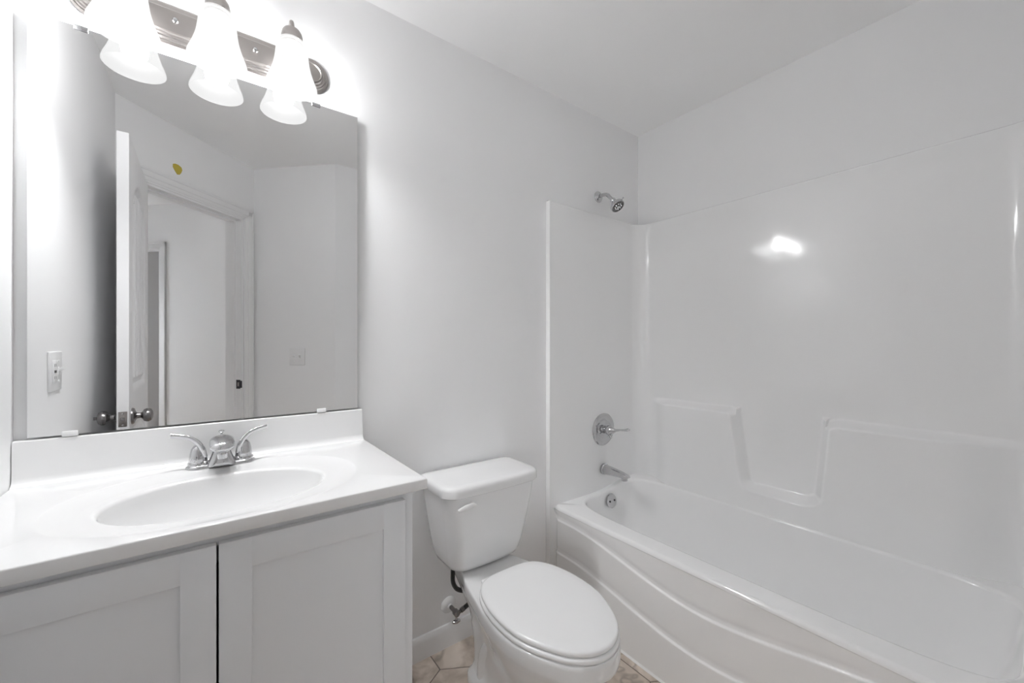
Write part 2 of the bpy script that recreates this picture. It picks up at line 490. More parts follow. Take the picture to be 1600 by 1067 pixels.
# ------------------------------------------------------------------ switch plates
def screw(bm, p, ax):
    lathe(bm, [(0.0032, 0), (0.0030, 0.0012), (0.001, 0.0018)], p, ax, 12)
def plate(name, label, loc, rotz, gangs, kinds):
    """local: plate in xz, facing +y"""
    t = thing(name, label, 'light switch', loc, rotz)
    w = 0.07 + 0.046 * (gangs - 1)
    bm = bmesh.new(); box(bm, -w / 2, w / 2, 0.0002, 0.006, -0.0575, 0.0575, bev=0.002, seg=3)
    obj('cover_plate', bm, M['plastic'], t)
    for g, k in enumerate(kinds):
        x = (g - (gangs - 1) / 2) * 0.046
        if k == 'toggle':
            bm = bmesh.new(); box(bm, x - 0.005, x + 0.005, 0.005, 0.0068, -0.012, 0.012, bev=0.0006)
            tg = bmesh.new(); box(tg, -0.004, 0.004, 0, 0.014, -0.004, 0.004, bev=0.0015)
            merge(bm, tg, Matrix.Translation((x, 0.005, 0.001)) @ Matrix.Rotation(radians(28 if g % 2 else -28), 4, 'X'))
            obj('toggle', bm, M['plastic'], t)
            for zz in (0.030, -0.030):
                bm = bmesh.new(); screw(bm, (x, 0.006, zz), (0, 1, 0)); obj('screw', bm, M['plastic'], t)
        else:
            bm = bmesh.new(); box(bm, x - 0.0165, x + 0.0165, 0.005, 0.009, -0.033, 0.033, bev=0.001)
            r = obj('outlet', bm, M['plastic'], t)
            bm = bmesh.new()
            for zz in (0.018, -0.018):
                box(bm, x - 0.0075, x - 0.0055, 0.0088, 0.0094, zz - 0.004, zz + 0.004)
                box(bm, x + 0.0055, x + 0.0075, 0.0088, 0.0094, zz - 0.004, zz + 0.004)
            box(bm, x - 0.009, x + 0.009, 0.0088, 0.0100, -0.004, 0.0035)
            obj('slot', bm, M['slot'], r)
    return t
plate('wall_plate', 'white wall plate with switch and outlet on the left wall, seen in the mirror', (0, -0.333, 1.137), radians(-90), 2, ('outlet', 'toggle'))
plate('switch_plate', 'white double toggle switch plate beside the doorway, seen in the mirror', (0.852, -1.678, 1.129), radians(45), 2, ('toggle', 'toggle'))

# ------------------------------------------------------------------ mirror with clips
mir = thing('wall_mirror', 'large frameless mirror on the wall above the vanity', 'mirror', (0.403, 0, 0.995))
bm = bmesh.new(); box(bm, -0.378, 0.378, -0.0160, -0.0100, 0, 1.010)
for f in bm.faces: f.material_index = 0 if f.normal.y < -0.5 else 1
o = obj('mirror_glass', bm, [M['mirror'], M['edge']], mir, smooth=False)
for x, zz, mt in ((-0.290, 1.010, 'chrome'), (0.246, 1.010, 'chrome')):
    bm = bmesh.new()
    box(bm, x - 0.013, x + 0.013, -0.0185, -0.0162, zz - 0.009, zz + 0.003, bev=0.0008)
    box(bm, x - 0.013, x + 0.013, -0.0185, 0.0, zz + 0.0008, zz + 0.003, bev=0.0008)
    obj('clip', bm, M[mt], mir)
for x in (-0.308, 0.262):
    bm = bmesh.new()
    box(bm, x - 0.014, x + 0.014, -0.0200, -0.0162, -0.004, 0.009, bev=0.0015)
    obj('clip', bm, M['plastic'], mir)['label'] = 'clear plastic clip'

# ------------------------------------------------------------------ three lamp vanity light
fx = thing('vanity_light', 'brushed nickel bar light with three bell-shaped glass shades above the mirror', 'light fixture', (0.387, 0, 2.098))
bm = bmesh.new()
# ridged bar between the round ends
hz = 0.055; xe = 0.247
prof = [(-hz, 0.0), (-hz, -0.006), (-0.050, -0.009), (-0.048, -0.009), (-0.046, -0.013), (-0.041, -0.014), (-0.039, -0.018), (-0.034, -0.019),
        (-0.032, -0.024), (-0.029, -0.026), (0.029, -0.026), (0.032, -0.024), (0.034, -0.019), (0.039, -0.018), (0.041, -0.014), (0.046, -0.013), (0.048, -0.009), (0.050, -0.009), (hz, -0.006), (hz, 0.0)]
a = [bm.verts.new((-xe, y, z)) for z, y in prof]; b = [bm.verts.new((xe, y, z)) for z, y in prof]
for i in range(len(prof)): bm.faces.new((a[i], a[(i + 1) % len(prof)], b[(i + 1) % len(prof)], b[i]))
bm.faces.new(a); bm.faces.new(b)
obj('back_plate', bm, M['nickel'], fx, sharp=20)
for s in (-1, 1):
    bm = bmesh.new()
    lathe(bm, [(0.0555, 0.0), (0.0555, 0.007), (0.051, 0.010), (0.048, 0.010), (0.046, 0.0145), (0.042, 0.015), (0.040, 0.0195), (0.036, 0.020),
               (0.033, 0.0265), (0.029, 0.029), (0.026, 0.027), (0.010, 0.0285), (0.002, 0.0287)], (s * xe, 0, 0), (0, -1, 0), 64)
    obj('rosette', bm, M['nickel'], fx, sharp=25)
for x in (-0.0925, 0.0925):
    bm = bmesh.new(); lathe(bm, [(0.007, 0), (0.007, 0.004), (0.005, 0.007), (0.001, 0.008)], (x, -0.025, 0.004), (0, -1, 0), 20)
    obj('cap_nut', bm, M['chrome'], fx)
YS = -0.100
for i, x in enumerate((-0.185, 0.0, 0.180)):
    bm = bmesh.new()
    tube(bm, [(x, -0.022, 0.020), (x, -0.040, 0.045), (x, -0.065, 0.080), (x, -0.088, 0.090), (x, YS, 0.072), (x, YS, 0.050)], [0.0075, 0.0065, 0.006, 0.006, 0.0065, 0.008], 16)
    lathe(bm, [(0.016, 0), (0.015, 0.004), (0.009, 0.008)], (x, -0.024, 0.018), (0, -0.75, 0.66), 24)
    obj('arm', bm, M['nickel'], fx)
    bm = bmesh.new()
    lathe(bm, [(0.006, 0.060), (0.014, 0.060), (0.022, 0.057), (0.0265, 0.050), (0.029, 0.040), (0.0295, 0.030), (0.0305, 0.028), (0.0305, 0.020), (0.0285, 0.019), (0.0285, 0.012)],
          (x, YS, 0), (0, 0, 1), 40)
    for k in range(3):
        an = radians(-70 + 120 * k)
        lathe(bm, [(0.003, 0), (0.003, 0.003), (0.0045, 0.0035), (0.0045, 0.006), (0.001, 0.0065)], (x + 0.030 * cos(an), YS + 0.030 * sin(an), 0.024), (cos(an), sin(an), 0), 12)
    obj('lamp_holder', bm, M['nickel'], fx)
    bm = bmesh.new()
    out = [(0.0275, 0.028), (0.0300, 0.026), (0.0370, 0.020), (0.0415, 0.008), (0.0430, -0.008), (0.0450, -0.026), (0.0480, -0.046), (0.0530, -0.066), (0.0590, -0.084), (0.0645, -0.098), (0.0675, -0.108), (0.0680, -0.113)]
    p = [Vector((r, 0, h)) for r, h in out]; p = catmull(p, 4)
    po = [(v.x, v.z) for v in p]; pi_ = [(v.x - 0.003, v.z) for v in reversed(p)]
    lathe(bm, po + [(0.0665, -0.1145)] + pi_, (x, YS, 0), (0, 0, 1), 56, cap0=False, cap1=False)
    sh_o = obj('lamp_shade', bm, M['shade'], fx)
    sh_o['label'] = 'glowing white frosted glass bell shade'
    bm = bmesh.new()
    lathe(bm, [(0.012, 0.020), (0.013, 0.0), (0.016, -0.012), (0.023, -0.030), (0.0285, -0.046), (0.030, -0.060), (0.0285, -0.073), (0.022, -0.084), (0.012, -0.0895), (0.002, -0.0905)], (x, YS, 0), (0, 0, 1), 28)
    obj('light_bulb', bm, M['bulb'], fx)['label'] = 'lit round bulb'

# ------------------------------------------------------------------ vanity cabinet
cab = thing('vanity_cabinet', 'grey-white two-door shaker vanity cabinet under the sink top', 'cabinet', (0.39, 0, 0))
X0, X1, YF = -0.386, 0.386, -0.505
ZT = 0.859
bm = bmesh.new()
box(bm, X1 - 0.016, X1, YF + 0.019, -0.002, 0.0, ZT); box(bm, X0, X0 + 0.016, YF + 0.019, -0.002, 0.0, ZT)
box(bm, X0, X0 + 0.042, YF, YF + 0.019, 0.10, ZT, bev=0.001); box(bm, X1 - 0.042, X1, YF, YF + 0.019, 0.0, ZT, bev=0.001)
box(bm, X0 + 0.042, X1 - 0.042, YF, YF + 0.019, 0.832, ZT)
box(bm, X0 + 0.042, X1 - 0.042, YF, YF + 0.019, 0.10, 0.14)
box(bm, X0 + 0.016, X1 - 0.016, YF + 0.07, YF + 0.085, 0.0, 0.10)
box(bm, X0 + 0.016, X1 - 0.016, YF + 0.019, -0.002, 0.10, 0.115)
obj('body', bm, M['cabinet'], cab)
def shaker(x0, x1, z0, z1):
    bm = bmesh.new(); y1 = YF - 0.001; y0 = y1 - 0.018; w = 0.053; e = 0.0012
    box(bm, x0, x0 + w, y0, y1, z0, z1, bev=e); box(bm, x1 - w, x1, y0, y1, z0, z1, bev=e)
    box(bm, x0 + w - 0.0008, x1 - w + 0.0008, y0 + 0.0003, y1, z1 - w - 0.005, z1, bev=0.0008)
    box(bm, x0 + w - 0.0008, x1 - w + 0.0008, y0 + 0.0003, y1, z0, z0 + w + 0.005, bev=0.0008)
    box(bm, x0 + w - 0.01, x1 - w + 0.01, y0 + 0.0075, y1 - 0.002, z0 + w - 0.01, z1 - w + 0.01)
    return obj('door', bm, M['cabinet'], cab)
shaker(-0.373, -0.0100, 0.115, 0.840)
shaker(-0.0062, 0.3600, 0.115, 0.840)

# ------------------------------------------------------------------ sink top with moulded bowl
top = thing('bathroom_sink', 'white cultured marble vanity top with an oval moulded sink', 'sink', (0.397, -0.330, 0.885))
TX0, TX1, TY0, TY1 = -0.395, 0.404, -0.207, 0.3285
angs = set(2 * pi * k / 120 for k in range(120))
for cx, cy in ((TX0, TY0), (TX0, TY1), (TX1, TY0), (TX1, TY1)):
    a = math.atan2(cy, cx) % (2 * pi)
    near = min(angs, key=lambda q: abs(q - a)); angs.discard(near); angs.add(a)
angs = sorted(angs)
def rect_loop(ins, z):
    out = []
    for a in angs:
        dx, dy = cos(a), sin(a); t = 1e9
        if dx > 1e-9: t = min(t, (TX1 - ins) / dx)
        if dx < -1e-9: t = min(t, (TX0 + ins) / dx)
        if dy > 1e-9: t = min(t, (TY1 - ins) / dy)
        if dy < -1e-9: t = min(t, (TY0 + ins) / dy)
        out.append(Vector((dx * t, dy * t, z)))
    return out
def oval(a_, b_, z, cy=0.0, n=2.0):
    return [Vector((a_ * abs(cos(a)) ** (2 / n) * (1 if cos(a) >= 0 else -1), cy + b_ * abs(sin(a)) ** (2 / n) * (1 if sin(a) >= 0 else -1), z)) for a in angs]
loops = [rect_loop(0.06, -0.026), rect_loop(0.0015, -0.026), rect_loop(0, -0.0245), rect_loop(0, -0.003), rect_loop(0.0008, -0.0010), rect_loop(0.003, 0.0)]
for w, z in ((0.012, 0.0), (0.004, 0.0), (0.0, -0.0003), (-0.006, -0.0012)):
    loops.append([Vector((p.x, min(p.y, TY1 - 0.006), p.z)) for p in oval(0.290 + w * 0.6, 0.218 + w * 0.6, z, 0.048 - 0.018, 2.15)])
# the front of the ring would cross the edge: keep it inside the top
for lp in loops[6:]:
    for p in lp:
        if p.y < TY0 + 0.010: p.y = TY0 + 0.010
for k in range(7):
    t = k / 6
    loops.append([Vector((p.x, p.y, p.z)) for p in oval(0.236 - 0.020 * t, 0.172 - 0.016 * t, -0.0025 - 0.0010 * t, 0.004)])
for t in (0.15, 0.35, 0.6, 0.85, 1.0):
    an = t * pi / 2 * 0.8
    loops.append(oval(0.214 - 0.010 * sin(an), 0.154 - 0.009 * sin(an), -0.0035 - 0.010 * (1 - cos(an))))
for k in range(1, 13):
    t = k / 12
    r = cos(t * pi / 2 * 0.93) ** 0.75
    loops.append(oval(0.022 + (0.203 - 0.022) * r, 0.022 + (0.144 - 0.022) * r, -0.012 - 0.118 * sin(t * pi / 2) ** 1.15, -0.02 * t))
bm = bmesh.new(); loft(bm, loops, cap0=False, cap1=True)
obj('counter', bm, M['marble'], top, sharp=50)
bm = bmesh.new()
sec = [(0.0, 0.105), (0.0, 0.0), (-0.034, -0.0005), (-0.026, 0.003), (-0.021, 0.009), (-0.019, 0.018), (-0.018, 0.102), (-0.0155, 0.105)]
xs = (TX0, TX1 - 0.003)
a = [bm.verts.new((xs[0], 0.329 + y, z)) for y, z in sec]; b = [bm.verts.new((xs[1] - (0.002 if z > 0.05 else 0), 0.329 + y, z)) for y, z in sec]
for i in range(len(sec)): bm.faces.new((a[i], a[(i + 1) % len(sec)], b[(i + 1) % len(sec)], b[i]))
bm.faces.new(a); bm.faces.new(b)
bmesh.ops.bevel(bm, geom=[e for e in bm.edges if all(v.co.z > 0.10 for v in e.verts) and all(abs(v.co.x - xs[1]) > 1 or True for v in e.verts)], offset=0.001, segments=1, affect='EDGES')
obj('backsplash', bm, M['marble'], top, sharp=30)
bm = bmesh.new(); lathe(bm, [(0.021, -0.1285), (0.021, -0.1265), (0.017, -0.1250), (0.015, -0.1275), (0.013, -0.1235), (0.002, -0.1225)], (0, -0.02, 0), (0, 0, 1), 28)
obj('drain', bm, M['chrome'], top)

# ------------------------------------------------------------------ basin faucet
fa = thing('basin_faucet', 'chrome two-handle faucet on the sink deck', 'faucet', (0.396, -0.082, 0.8835))
bm = bmesh.new()
def stad(w, d, z, n=10):
    out = []
    for k in range(-n, n + 1):
        a = radians(90 * k / n); out.append(Vector((w - d + d * cos(a), d * sin(a), z)))
    for k in range(-n, n + 1):
        a = radians(180 + 90 * k / n); out.append(Vector((-(w - d) + d * cos(a), d * sin(a), z)))
    return out
loft(bm, [stad(0.078, 0.027, 0), stad(0.079, 0.028, 0.002), stad(0.078, 0.027, 0.005), stad(0.074, 0.0235, 0.009), stad(0.070, 0.020, 0.0105)])
# sloping central body
def body(w, y0, y1, z): return rrect(-w, w, y0, y1, min(w, (y1 - y0) / 2) * 0.6, z, 5)
loft(bm, [body(0.033, -0.036, 0.020, 0.004), body(0.031, -0.036, 0.020, 0.012), body(0.026, -0.034, 0.019, 0.024), body(0.021, -0.030, 0.018, 0.038), body(0.018, -0.028, 0.016, 0.052), body(0.014, -0.024, 0.012, 0.062)])
obj('base', bm, M['chrome'], fa, sharp=40)
bm = bmesh.new()
tube(bm, [(0, 0.004, 0.030), (0, -0.006, 0.058), (0, -0.030, 0.073), (0, -0.062, 0.073), (0, -0.088, 0.064), (0, -0.098, 0.056)], [0.015, 0.019, 0.021, 0.0215, 0.020, 0.010], 24, flat=(0.70, 1.30))
lathe(bm, [(0.0105, 0.0), (0.0115, 0.003), (0.0115, 0.020), (0.009, 0.024)], (0, -0.085, 0.036), (0, 0, 1), 24)
obj('spout', bm, M['chrome'], fa)
bm = bmesh.new()
lathe(bm, [(0.0025, 0), (0.0025, 0.040), (0.0055, 0.042), (0.0075, 0.045), (0.0055, 0.048), (0.001, 0.049)], (0, 0.014, 0.044), (0, 0, 1), 16)
obj('lift_rod', bm, M['chrome'], fa)
for s in (-1, 1):
    bm = bmesh.new(); x = s * 0.051
    lathe(bm, [(0.0235, 0.008), (0.0235, 0.014), (0.0215, 0.017), (0.0205, 0.018), (0.0200, 0.026), (0.0185, 0.040), (0.0155, 0.052), (0.010, 0.060), (0.002, 0.063)], (x, 0, 0), (0, 0, 1), 32)
    tube(bm, [(x - s * 0.014, -0.010, 0.030), (x - s * 0.009, -0.013, 0.048), (x + s * 0.000, -0.010, 0.067), (x + s * 0.018, -0.004, 0.082), (x + s * 0.040, 0.0, 0.089), (x + s * 0.057, 0.002, 0.092)],
         [0.007, 0.0085, 0.0080, 0.0070, 0.0068, 0.0072], 16, flat=(0.75, 1.1))
    obj('handle', bm, M['chrome'], fa)

# ------------------------------------------------------------------ toilet
TXC = 1.2125
to = thing('toilet', 'white two-piece toilet with closed elongated seat beside the tub', 'toilet', (TXC, 0, 0))
half = [(0.0, -.300), (.05, -.302), (.085, -.308), (.118, -.326), (.148, -.372), (.166, -.44), (.171, -.51), (.165, -.578), (.145, -.637), (.108, -.702), (.072, -.738), (.035, -.757), (0.0, -.763)]
full = half + [(-x, y) for x, y in reversed(half[1:-1])]
seat_out = [(p.x, p.y) for p in catmull([Vector((x, y, 0)) for x, y in full], 6, True)]
scx, scy = 0.0, -0.53
def so(off, z, tail=None):
    out = []
    n = len(seat_out)
    for i, (x, y) in enumerate(seat_out):
        xa, ya = seat_out[i - 1]; xb, yb = seat_out[(i + 1) % n]
        t = Vector((xb - xa, yb - ya)).normalized()
        nx, ny = -t.y, t.x
        if nx * (x - scx) + ny * (y - scy) < 0: nx, ny = -nx, -ny
        out.append(Vector((x + nx * off, y + ny * off, z)))
    return out
bm = bmesh.new()
loft(bm, [so(-0.012, 0.4050), so(-0.002, 0.4055), so(0.0, 0.4085), so(0.0, 0.4145), so(-0.0022, 0.4185), so(-0.008, 0.4205)] + [[Vector((p.x * k, scy + (p.y - scy) * k, z)) for p in so(-0.008, 0)] for k, z in ((0.85, 0.4215), (0.5, 0.4222), (0.15, 0.4224))])
for x in (-0.075, 0.075): box(bm, x - 0.018, x + 0.018, -0.312, -0.282, 0.388, 0.404, bev=0.005, seg=3)
obj('seat_lid', bm, M['seat'], to, sharp=50)
bm = bmesh.new()
loft(bm, [so(-0.01, 0.3870), so(0.001, 0.3872), so(0.004, 0.3900), so(0.004, 0.3980), so(0.001, 0.4015), so(-0.006, 0.4025), so(-0.02, 0.4025)])
obj('seat', bm, M['seat'], to, sharp=50)
# bowl: outlines as (half width along y), lofted downwards
def outline(rows, z, n=72):
    """rows: list of (y, halfwidth) from back to front, closed symmetrically and resampled"""
    P = [Vector((w, y, 0)) for y, w in rows]
    pts = P + [Vector((-p.x, p.y, 0)) for p in reversed(P) if p.x > 1e-6]
    d = catmull(pts, 10, True)
    # arclength resample
    L = [0]
    for i in range(len(d)): L.append(L[-1] + (d[(i + 1) % len(d)] - d[i]).length)
    out = []; j = 0
    for k in range(n):
        s = L[-1] * k / n
        while L[j + 1] < s: j += 1
        f = (s - L[j]) / (L[j + 1] - L[j]); q = d[j].lerp(d[(j + 1) % len(d)], f)
        out.append(Vector((q.x, q.y, z)))
    # start at the point nearest the back centre on the +x side
    k0 = max(range(n), key=lambda k: out[k].y - abs(out[k].x) * 0.01 - (0 if out[k].x >= 0 else 0.001))
    return out[k0:] + out[:k0]
rim = [(-0.050, 0.0), (-0.050, 0.055), (-0.060, 0.085), (-0.12, 0.094), (-0.19, 0.112), (-0.245, 0.132), (-0.34, 0.153), (-0.42, 0.171), (-0.51, 0.178), (-0.58, 0.171), (-0.64, 0.150), (-0.705, 0.112), (-0.745, 0.072), (-0.764, 0.034), (-0.770, 0.0)]
def inset(rows, k, dy=0.0, ky=1.0, y0=-0.40):
    return [(y0 + (y - y0) * ky + dy, w * k) for y, w in rows]
neck = [(-0.150, 0.0), (-0.150, 0.045), (-0.158, 0.070), (-0.19, 0.080), (-0.24, 0.084), (-0.29, 0.092), (-0.35, 0.108), (-0.43, 0.130), (-0.50, 0.141), (-0.56, 0.137), (-0.61, 0.118), (-0.655, 0.088), (-0.685, 0.057), (-0.70, 0.028), (-0.704, 0.0)]
ped = [(-0.19, 0.0), (-0.19, 0.045), (-0.198, 0.068), (-0.22, 0.076), (-0.255, 0.080), (-0.295, 0.084), (-0.34, 0.092), (-0.40, 0.098), (-0.45, 0.099), (-0.49, 0.094), (-0.52, 0.082), (-0.545, 0.062), (-0.560, 0.042), (-0.568, 0.021), (-0.571, 0.0)]
foot = [(-0.175, 0.0), (-0.175, 0.055), (-0.185, 0.088), (-0.21, 0.100), (-0.25, 0.106), (-0.29, 0.109), (-0.34, 0.111), (-0.40, 0.112), (-0.45, 0.109), (-0.49, 0.102), (-0.52, 0.088), (-0.55, 0.066), (-0.565, 0.044), (-0.574, 0.022), (-0.577, 0.0)]
def mixr(a, b, t): return [(p[0] * (1 - t) + q[0] * t, p[1] * (1 - t) + q[1] * t) for p, q in zip(a, b)]
bm = bmesh.new()
L_ = [outline(inset(rim, 0.95, 0, 0.98), 0.3862), outline(inset(rim, 0.985, 0, 0.995), 0.3860), outline(rim, 0.382), outline(rim, 0.372), outline(rim, 0.348), outline(inset(rim, 0.985), 0.338), outline(mixr(rim, neck, 0.28), 0.318),
      outline(mixr(rim, neck, 0.55), 0.290), outline(neck, 0.245), outline(mixr(neck, ped, 0.40), 0.205), outline(mixr(neck, ped, 0.75), 0.160), outline(ped, 0.110),
      outline(ped, 0.070), outline(mixr(ped, foot, 0.35), 0.045), outline(mixr(ped, foot, 0.9), 0.032), outline(foot, 0.025), outline(foot, 0.0)]
loft(bm, L_)
# trapway bulge on each side
for s in (-1, 1):
    tube(bm, [(s * 0.045, -0.46, 0.19), (s * 0.060, -0.39, 0.215), (s * 0.061, -0.32, 0.190), (s * 0.058, -0.275, 0.12), (s * 0.055, -0.26, 0.04)], [0.030, 0.034, 0.034, 0.034, 0.036], 20)
    lathe(bm, [(0.013, 0.0), (0.013, 0.006), (0.010, 0.012), (0.003, 0.015)], (s * 0.096, -0.33, 0.026), (0, 0, 1), 20)
obj('bowl', bm, M['porcelain'], to, sharp=60)
# tank
def tank(hw, yb, yf, z, bow=0.010, rf=0.05, rb=0.02):
    lp = rrect(-hw, hw, yf, yb, (rb, rb, rf, rf), z, 8)
    out = []
    # resample straight front with bow
    for p in lp:
        y = p.y
        if y < (yb + yf) / 2: y -= bow * (1 - min(1, abs(p.x) / hw) ** 2)
        out.append(Vector((p.x, y, z)))
    # add points along the front between the two front corners for the bow
    k = 3 * 9 - 0
    fr = []
    a, b = lp[k - 1], lp[k]
    for q in range(1, 12):
        x = a.x + (b.x - a.x) * q / 12
        fr.append(Vector((x, yf - bow * (1 - (abs(x) / hw) ** 2), z)))
    return out[:k] + fr + out[k:]
bm = bmesh.new()
zz = [(0.392, 0.120, -0.075, -0.160), (0.394, 0.136, -0.055, -0.185), (0.402, 0.147, -0.042, -0.198), (0.420, 0.154, -0.034, -0.207), (0.46, 0.163, -0.030, -0.216), (0.52, 0.173, -0.026, -0.226), (0.58, 0.183, -0.024, -0.234), (0.64, 0.192, -0.022, -0.240), (0.685, 0.198, -0.022, -0.243)]
loft(bm, [tank(hw, yb, yf, z, 0.010, 0.048) for z, hw, yb, yf in zz])
obj('tank', bm, M['porcelain'], to, sharp=60)
bm = bmesh.new()
def ld(o, z): return tank(0.2115 - o, -0.018 - o, -0.254 + o, z, 0.010, 0.055 - o * 0.5, 0.022)
loft(bm, [ld(0.012, 0.6862), ld(0.003, 0.6862), ld(0.0, 0.689), ld(0.0, 0.712), ld(0.002, 0.718), ld(0.006, 0.7225), ld(0.013, 0.7248), ld(0.03, 0.7262), ld(0.07, 0.7270)])
obj('tank_lid', bm, M['porcelain'], to, sharp=50)
bm = bmesh.new()
lx = 1.105 - TXC
lathe(bm, [(0.011, 0), (0.011, 0.004), (0.007, 0.007), (0.006, 0.014)], (lx, -0.246, 0.655), (0, -1, 0), 20)
tube(bm, [(lx + 0.006, -0.262, 0.656), (lx - 0.010, -0.264, 0.660), (lx - 0.035, -0.263, 0.656), (lx - 0.060, -0.258, 0.648)], [0.006, 0.0085, 0.0105, 0.007], 16, flat=(0.9, 0.6))
obj('flush_lever', bm, M['plastic'], to)
bm = bmesh.new()
lathe(bm, [(0.050, 0), (0.052, 0.004), (0.050, 0.010)], (0, -0.125, 0.3845), (0, 0, 1), 24)
for x in (-0.08, 0.08): lathe(bm, [(0.007, -0.055), (0.007, 0.008)], (x, -0.11, 0.3885), (0, 0, 1), 12)
obj('tank_gasket', bm, M['black'], to)

# ------------------------------------------------------------------ water supply
ws = thing('water_supply', 'water shut-off valve with dark braided hose on the wall below the toilet tank', 'valve', (1.143, 0, 0.163))
bm = bmesh.new()
lathe(bm, [(0.033, 0.0005), (0.033, 0.003), (0.028, 0.009), (0.016, 0.014), (0.0095, 0.015), (0.0095, 0.022), (0.002, 0.022)], (0, 0, 0), (0, -1, 0), 36)
obj('escutcheon', bm, M['plastic'], ws)['label'] = 'white round wall flange'
bm = bmesh.new()
lathe(bm, [(0.008, 0.012), (0.008, 0.055), (0.012, 0.055), (0.012, 0.075), (0.006, 0.078)], (0, 0, 0), (0, -1, 0), 20)
lathe(bm, [(0.007, 0.0), (0.007, 0.016), (0.0095, 0.017), (0.0095, 0.032), (0.006, 0.034)], (0.004, -0.066, -0.004), (0.92, 0, 0.30), 16)
obj('valve_body', bm, M['bronze'], ws)
bm = bmesh.new()
lathe(bm, [(0.0045, 0), (0.0045, 0.020)], (0, -0.066, -0.008), (0, 0, -1), 12)
t = bmesh.new(); lathe(t, [(0.012, -0.004), (0.014, -0.002), (0.014, 0.003), (0.010, 0.006)], (0, 0, 0), (0, 0, 1), 20)
merge(bm, t, Matrix.Translation((0, -0.066, -0.033)) @ Matrix.Diagonal((1.25, 0.7, 1, 1)))
obj('valve_handle', bm, M['chrome'], ws)
bm = bmesh.new()
tube(bm, [(0.030, -0.066, 0.004), (0.052, -0.067, 0.014), (0.076, -0.070, 0.030), (0.084, -0.075, 0.050), (0.066, -0.078, 0.072), (0.030, -0.078, 0.082), (-0.004, -0.078, 0.102), (-0.022, -0.080, 0.135), (-0.026, -0.085, 0.175), (-0.028, -0.090, 0.205)], 0.0085, 14)
obj('hose', bm, M['hose'], ws)
bm = bmesh.new()
lathe(bm, [(0.016, 0.0), (0.016, 0.014), (0.010, 0.016), (0.008, 0.035)], (-0.028, -0.090, 0.2275), (0, 0, -1), 16)
obj('hose_nut', bm, M['black'], ws)

# ------------------------------------------------------------------ tub
tub = thing('bathtub', 'white fiberglass alcove bathtub with sculpted front apron', 'bathtub', (2.03, -0.7365, 0))
ox, oy = 2.03, -0.7365
def V3(x, y, z): return Vector((x - ox, y - oy, z))
YA, YB = -0.026, -1.461
N = 200
def zrim(x): return 0.440 + 0.032 * sstep(1.95, 2.28, x)
def superl(x0, x1, y0, y1, n, zf, pw=None):
    cx, cy, a, b = (x0 + x1) / 2, (y0 + y1) / 2, (x1 - x0) / 2, (y1 - y0) / 2
    out = []
    for k in range(N):
        # parameterise by angle on a rectangle for even spacing
        t = 2 * pi * k / N
        c, s = cos(t), sin(t)
        r = (abs(c) ** n + abs(s) ** n) ** (-1 / n)
        x, y = cx + a * c * r, cy + b * s * r
        out.append(V3(x, y, zf(x, y) if callable(zf) else zf))
    return out
XF, XB = 1.695, 2.3695
loops = []
# outer edge roll (starts at the apron top), then the flat rim, then the basin
def outer(e, dz):
    x0, x1, y0, y1 = XF + e, XB, YB, YA
    return superl(x0, x1, y0, y1, 60, lambda x, y: zrim(x) - dz * (1 - sstep(XF + 0.020, XF + 0.045, x)))
rr_ = 0.016
for k in range(6):
    a = k / 5 * pi / 2
    loops.append(outer(rr_ * (1 - cos(a)), rr_ * (1 - sin(a))))
IX0, IX1, IY0, IY1 = 1.785, 2.314, -1.432, -0.052
def inner(e, dz, n=6.0, e_end=None, sh_=0.0):
    ee = e if e_end is None else e_end
    return superl(IX0 + e, IX1 - e - sh_, IY0 + ee, IY1 - e, n, lambda x, y: zrim(x) - dz)
loops.append(inner(-0.006, 0.0))
ri = 0.014
for k in range(1, 6):
    a = k / 5 * pi / 2 * 0.92
    loops.append(inner(-0.002 + ri * sin(a), ri * (1 - cos(a))))
ZFL = 0.085
for k in range(1, 15):
    t = k / 14
    # walls drop to the floor, the head end slopes more
    def basin(t):
        d = sin(t * pi / 2) ** 0.9
        q = t ** 2.2
        x0 = IX0 + 0.012 + 0.055 * t + 0.17 * q * 0.35; x1 = IX1 - 0.012 - 0.075 * t - 0.17 * q * 0.35
        y1 = IY1 - 0.012 - 0.06 * t - 0.10 * q * 0.5; y0 = IY0 + 0.012 + 0.13 * t + 0.14 * q
        return superl(x0, x1, y0, y1, 6 - 2.4 * t, lambda x, y: (zrim(x) - 0.012) * (1 - d) + ZFL * d)
    loops.append(basin(t))
loops.append(superl(1.98, 2.11, -1.0, -0.40, 3, ZFL - 0.004))
bm = bmesh.new(); loft(bm, loops, cap0=False, cap1=True)
obj('basin', bm, M['fiberglass'], tub, sharp=70)
# apron: face with two sagging steps
def l1(y): return 0.381 - 0.078 * sstep(0.0, 1.0, 1 - min(1, abs(y + 0.735) / 0.60))
def l2(y): return 0.230 - 0.072 * sstep(0.0, 1.0, 1 - min(1, abs(y + 0.735) / 0.60))
def xa(y, z):
    x = XF + 0.0015
    endf = sstep(0.0, 0.03, min(-y - 0.030, y + 1.457))
    bow = 0.012 * (1 - ((y + 0.7365) / 0.70) ** 2)
    x -= endf * (0.0055 * sstep(0.0, 1.0, (l1(y) + 0.004 - z) / 0.007) + 0.0055 * sstep(0.0, 1.0, (l2(y) + 0.004 - z) / 0.007))
    x -= bow * sstep(0, 0.42, 0.424 - z)
    # slight hollow above each ridge
    x += endf * 0.0012 * math.exp(-((z - l1(y) - 0.014) / 0.010) ** 2) + endf * 0.0012 * math.exp(-((z - l2(y) - 0.014) / 0.010) ** 2)
    x += 0.012 * (1 - endf) * sstep(0, 0.03, 0.424 - z)
    return x
bm = bmesh.new(); G = []
ny, nz = 120, 210
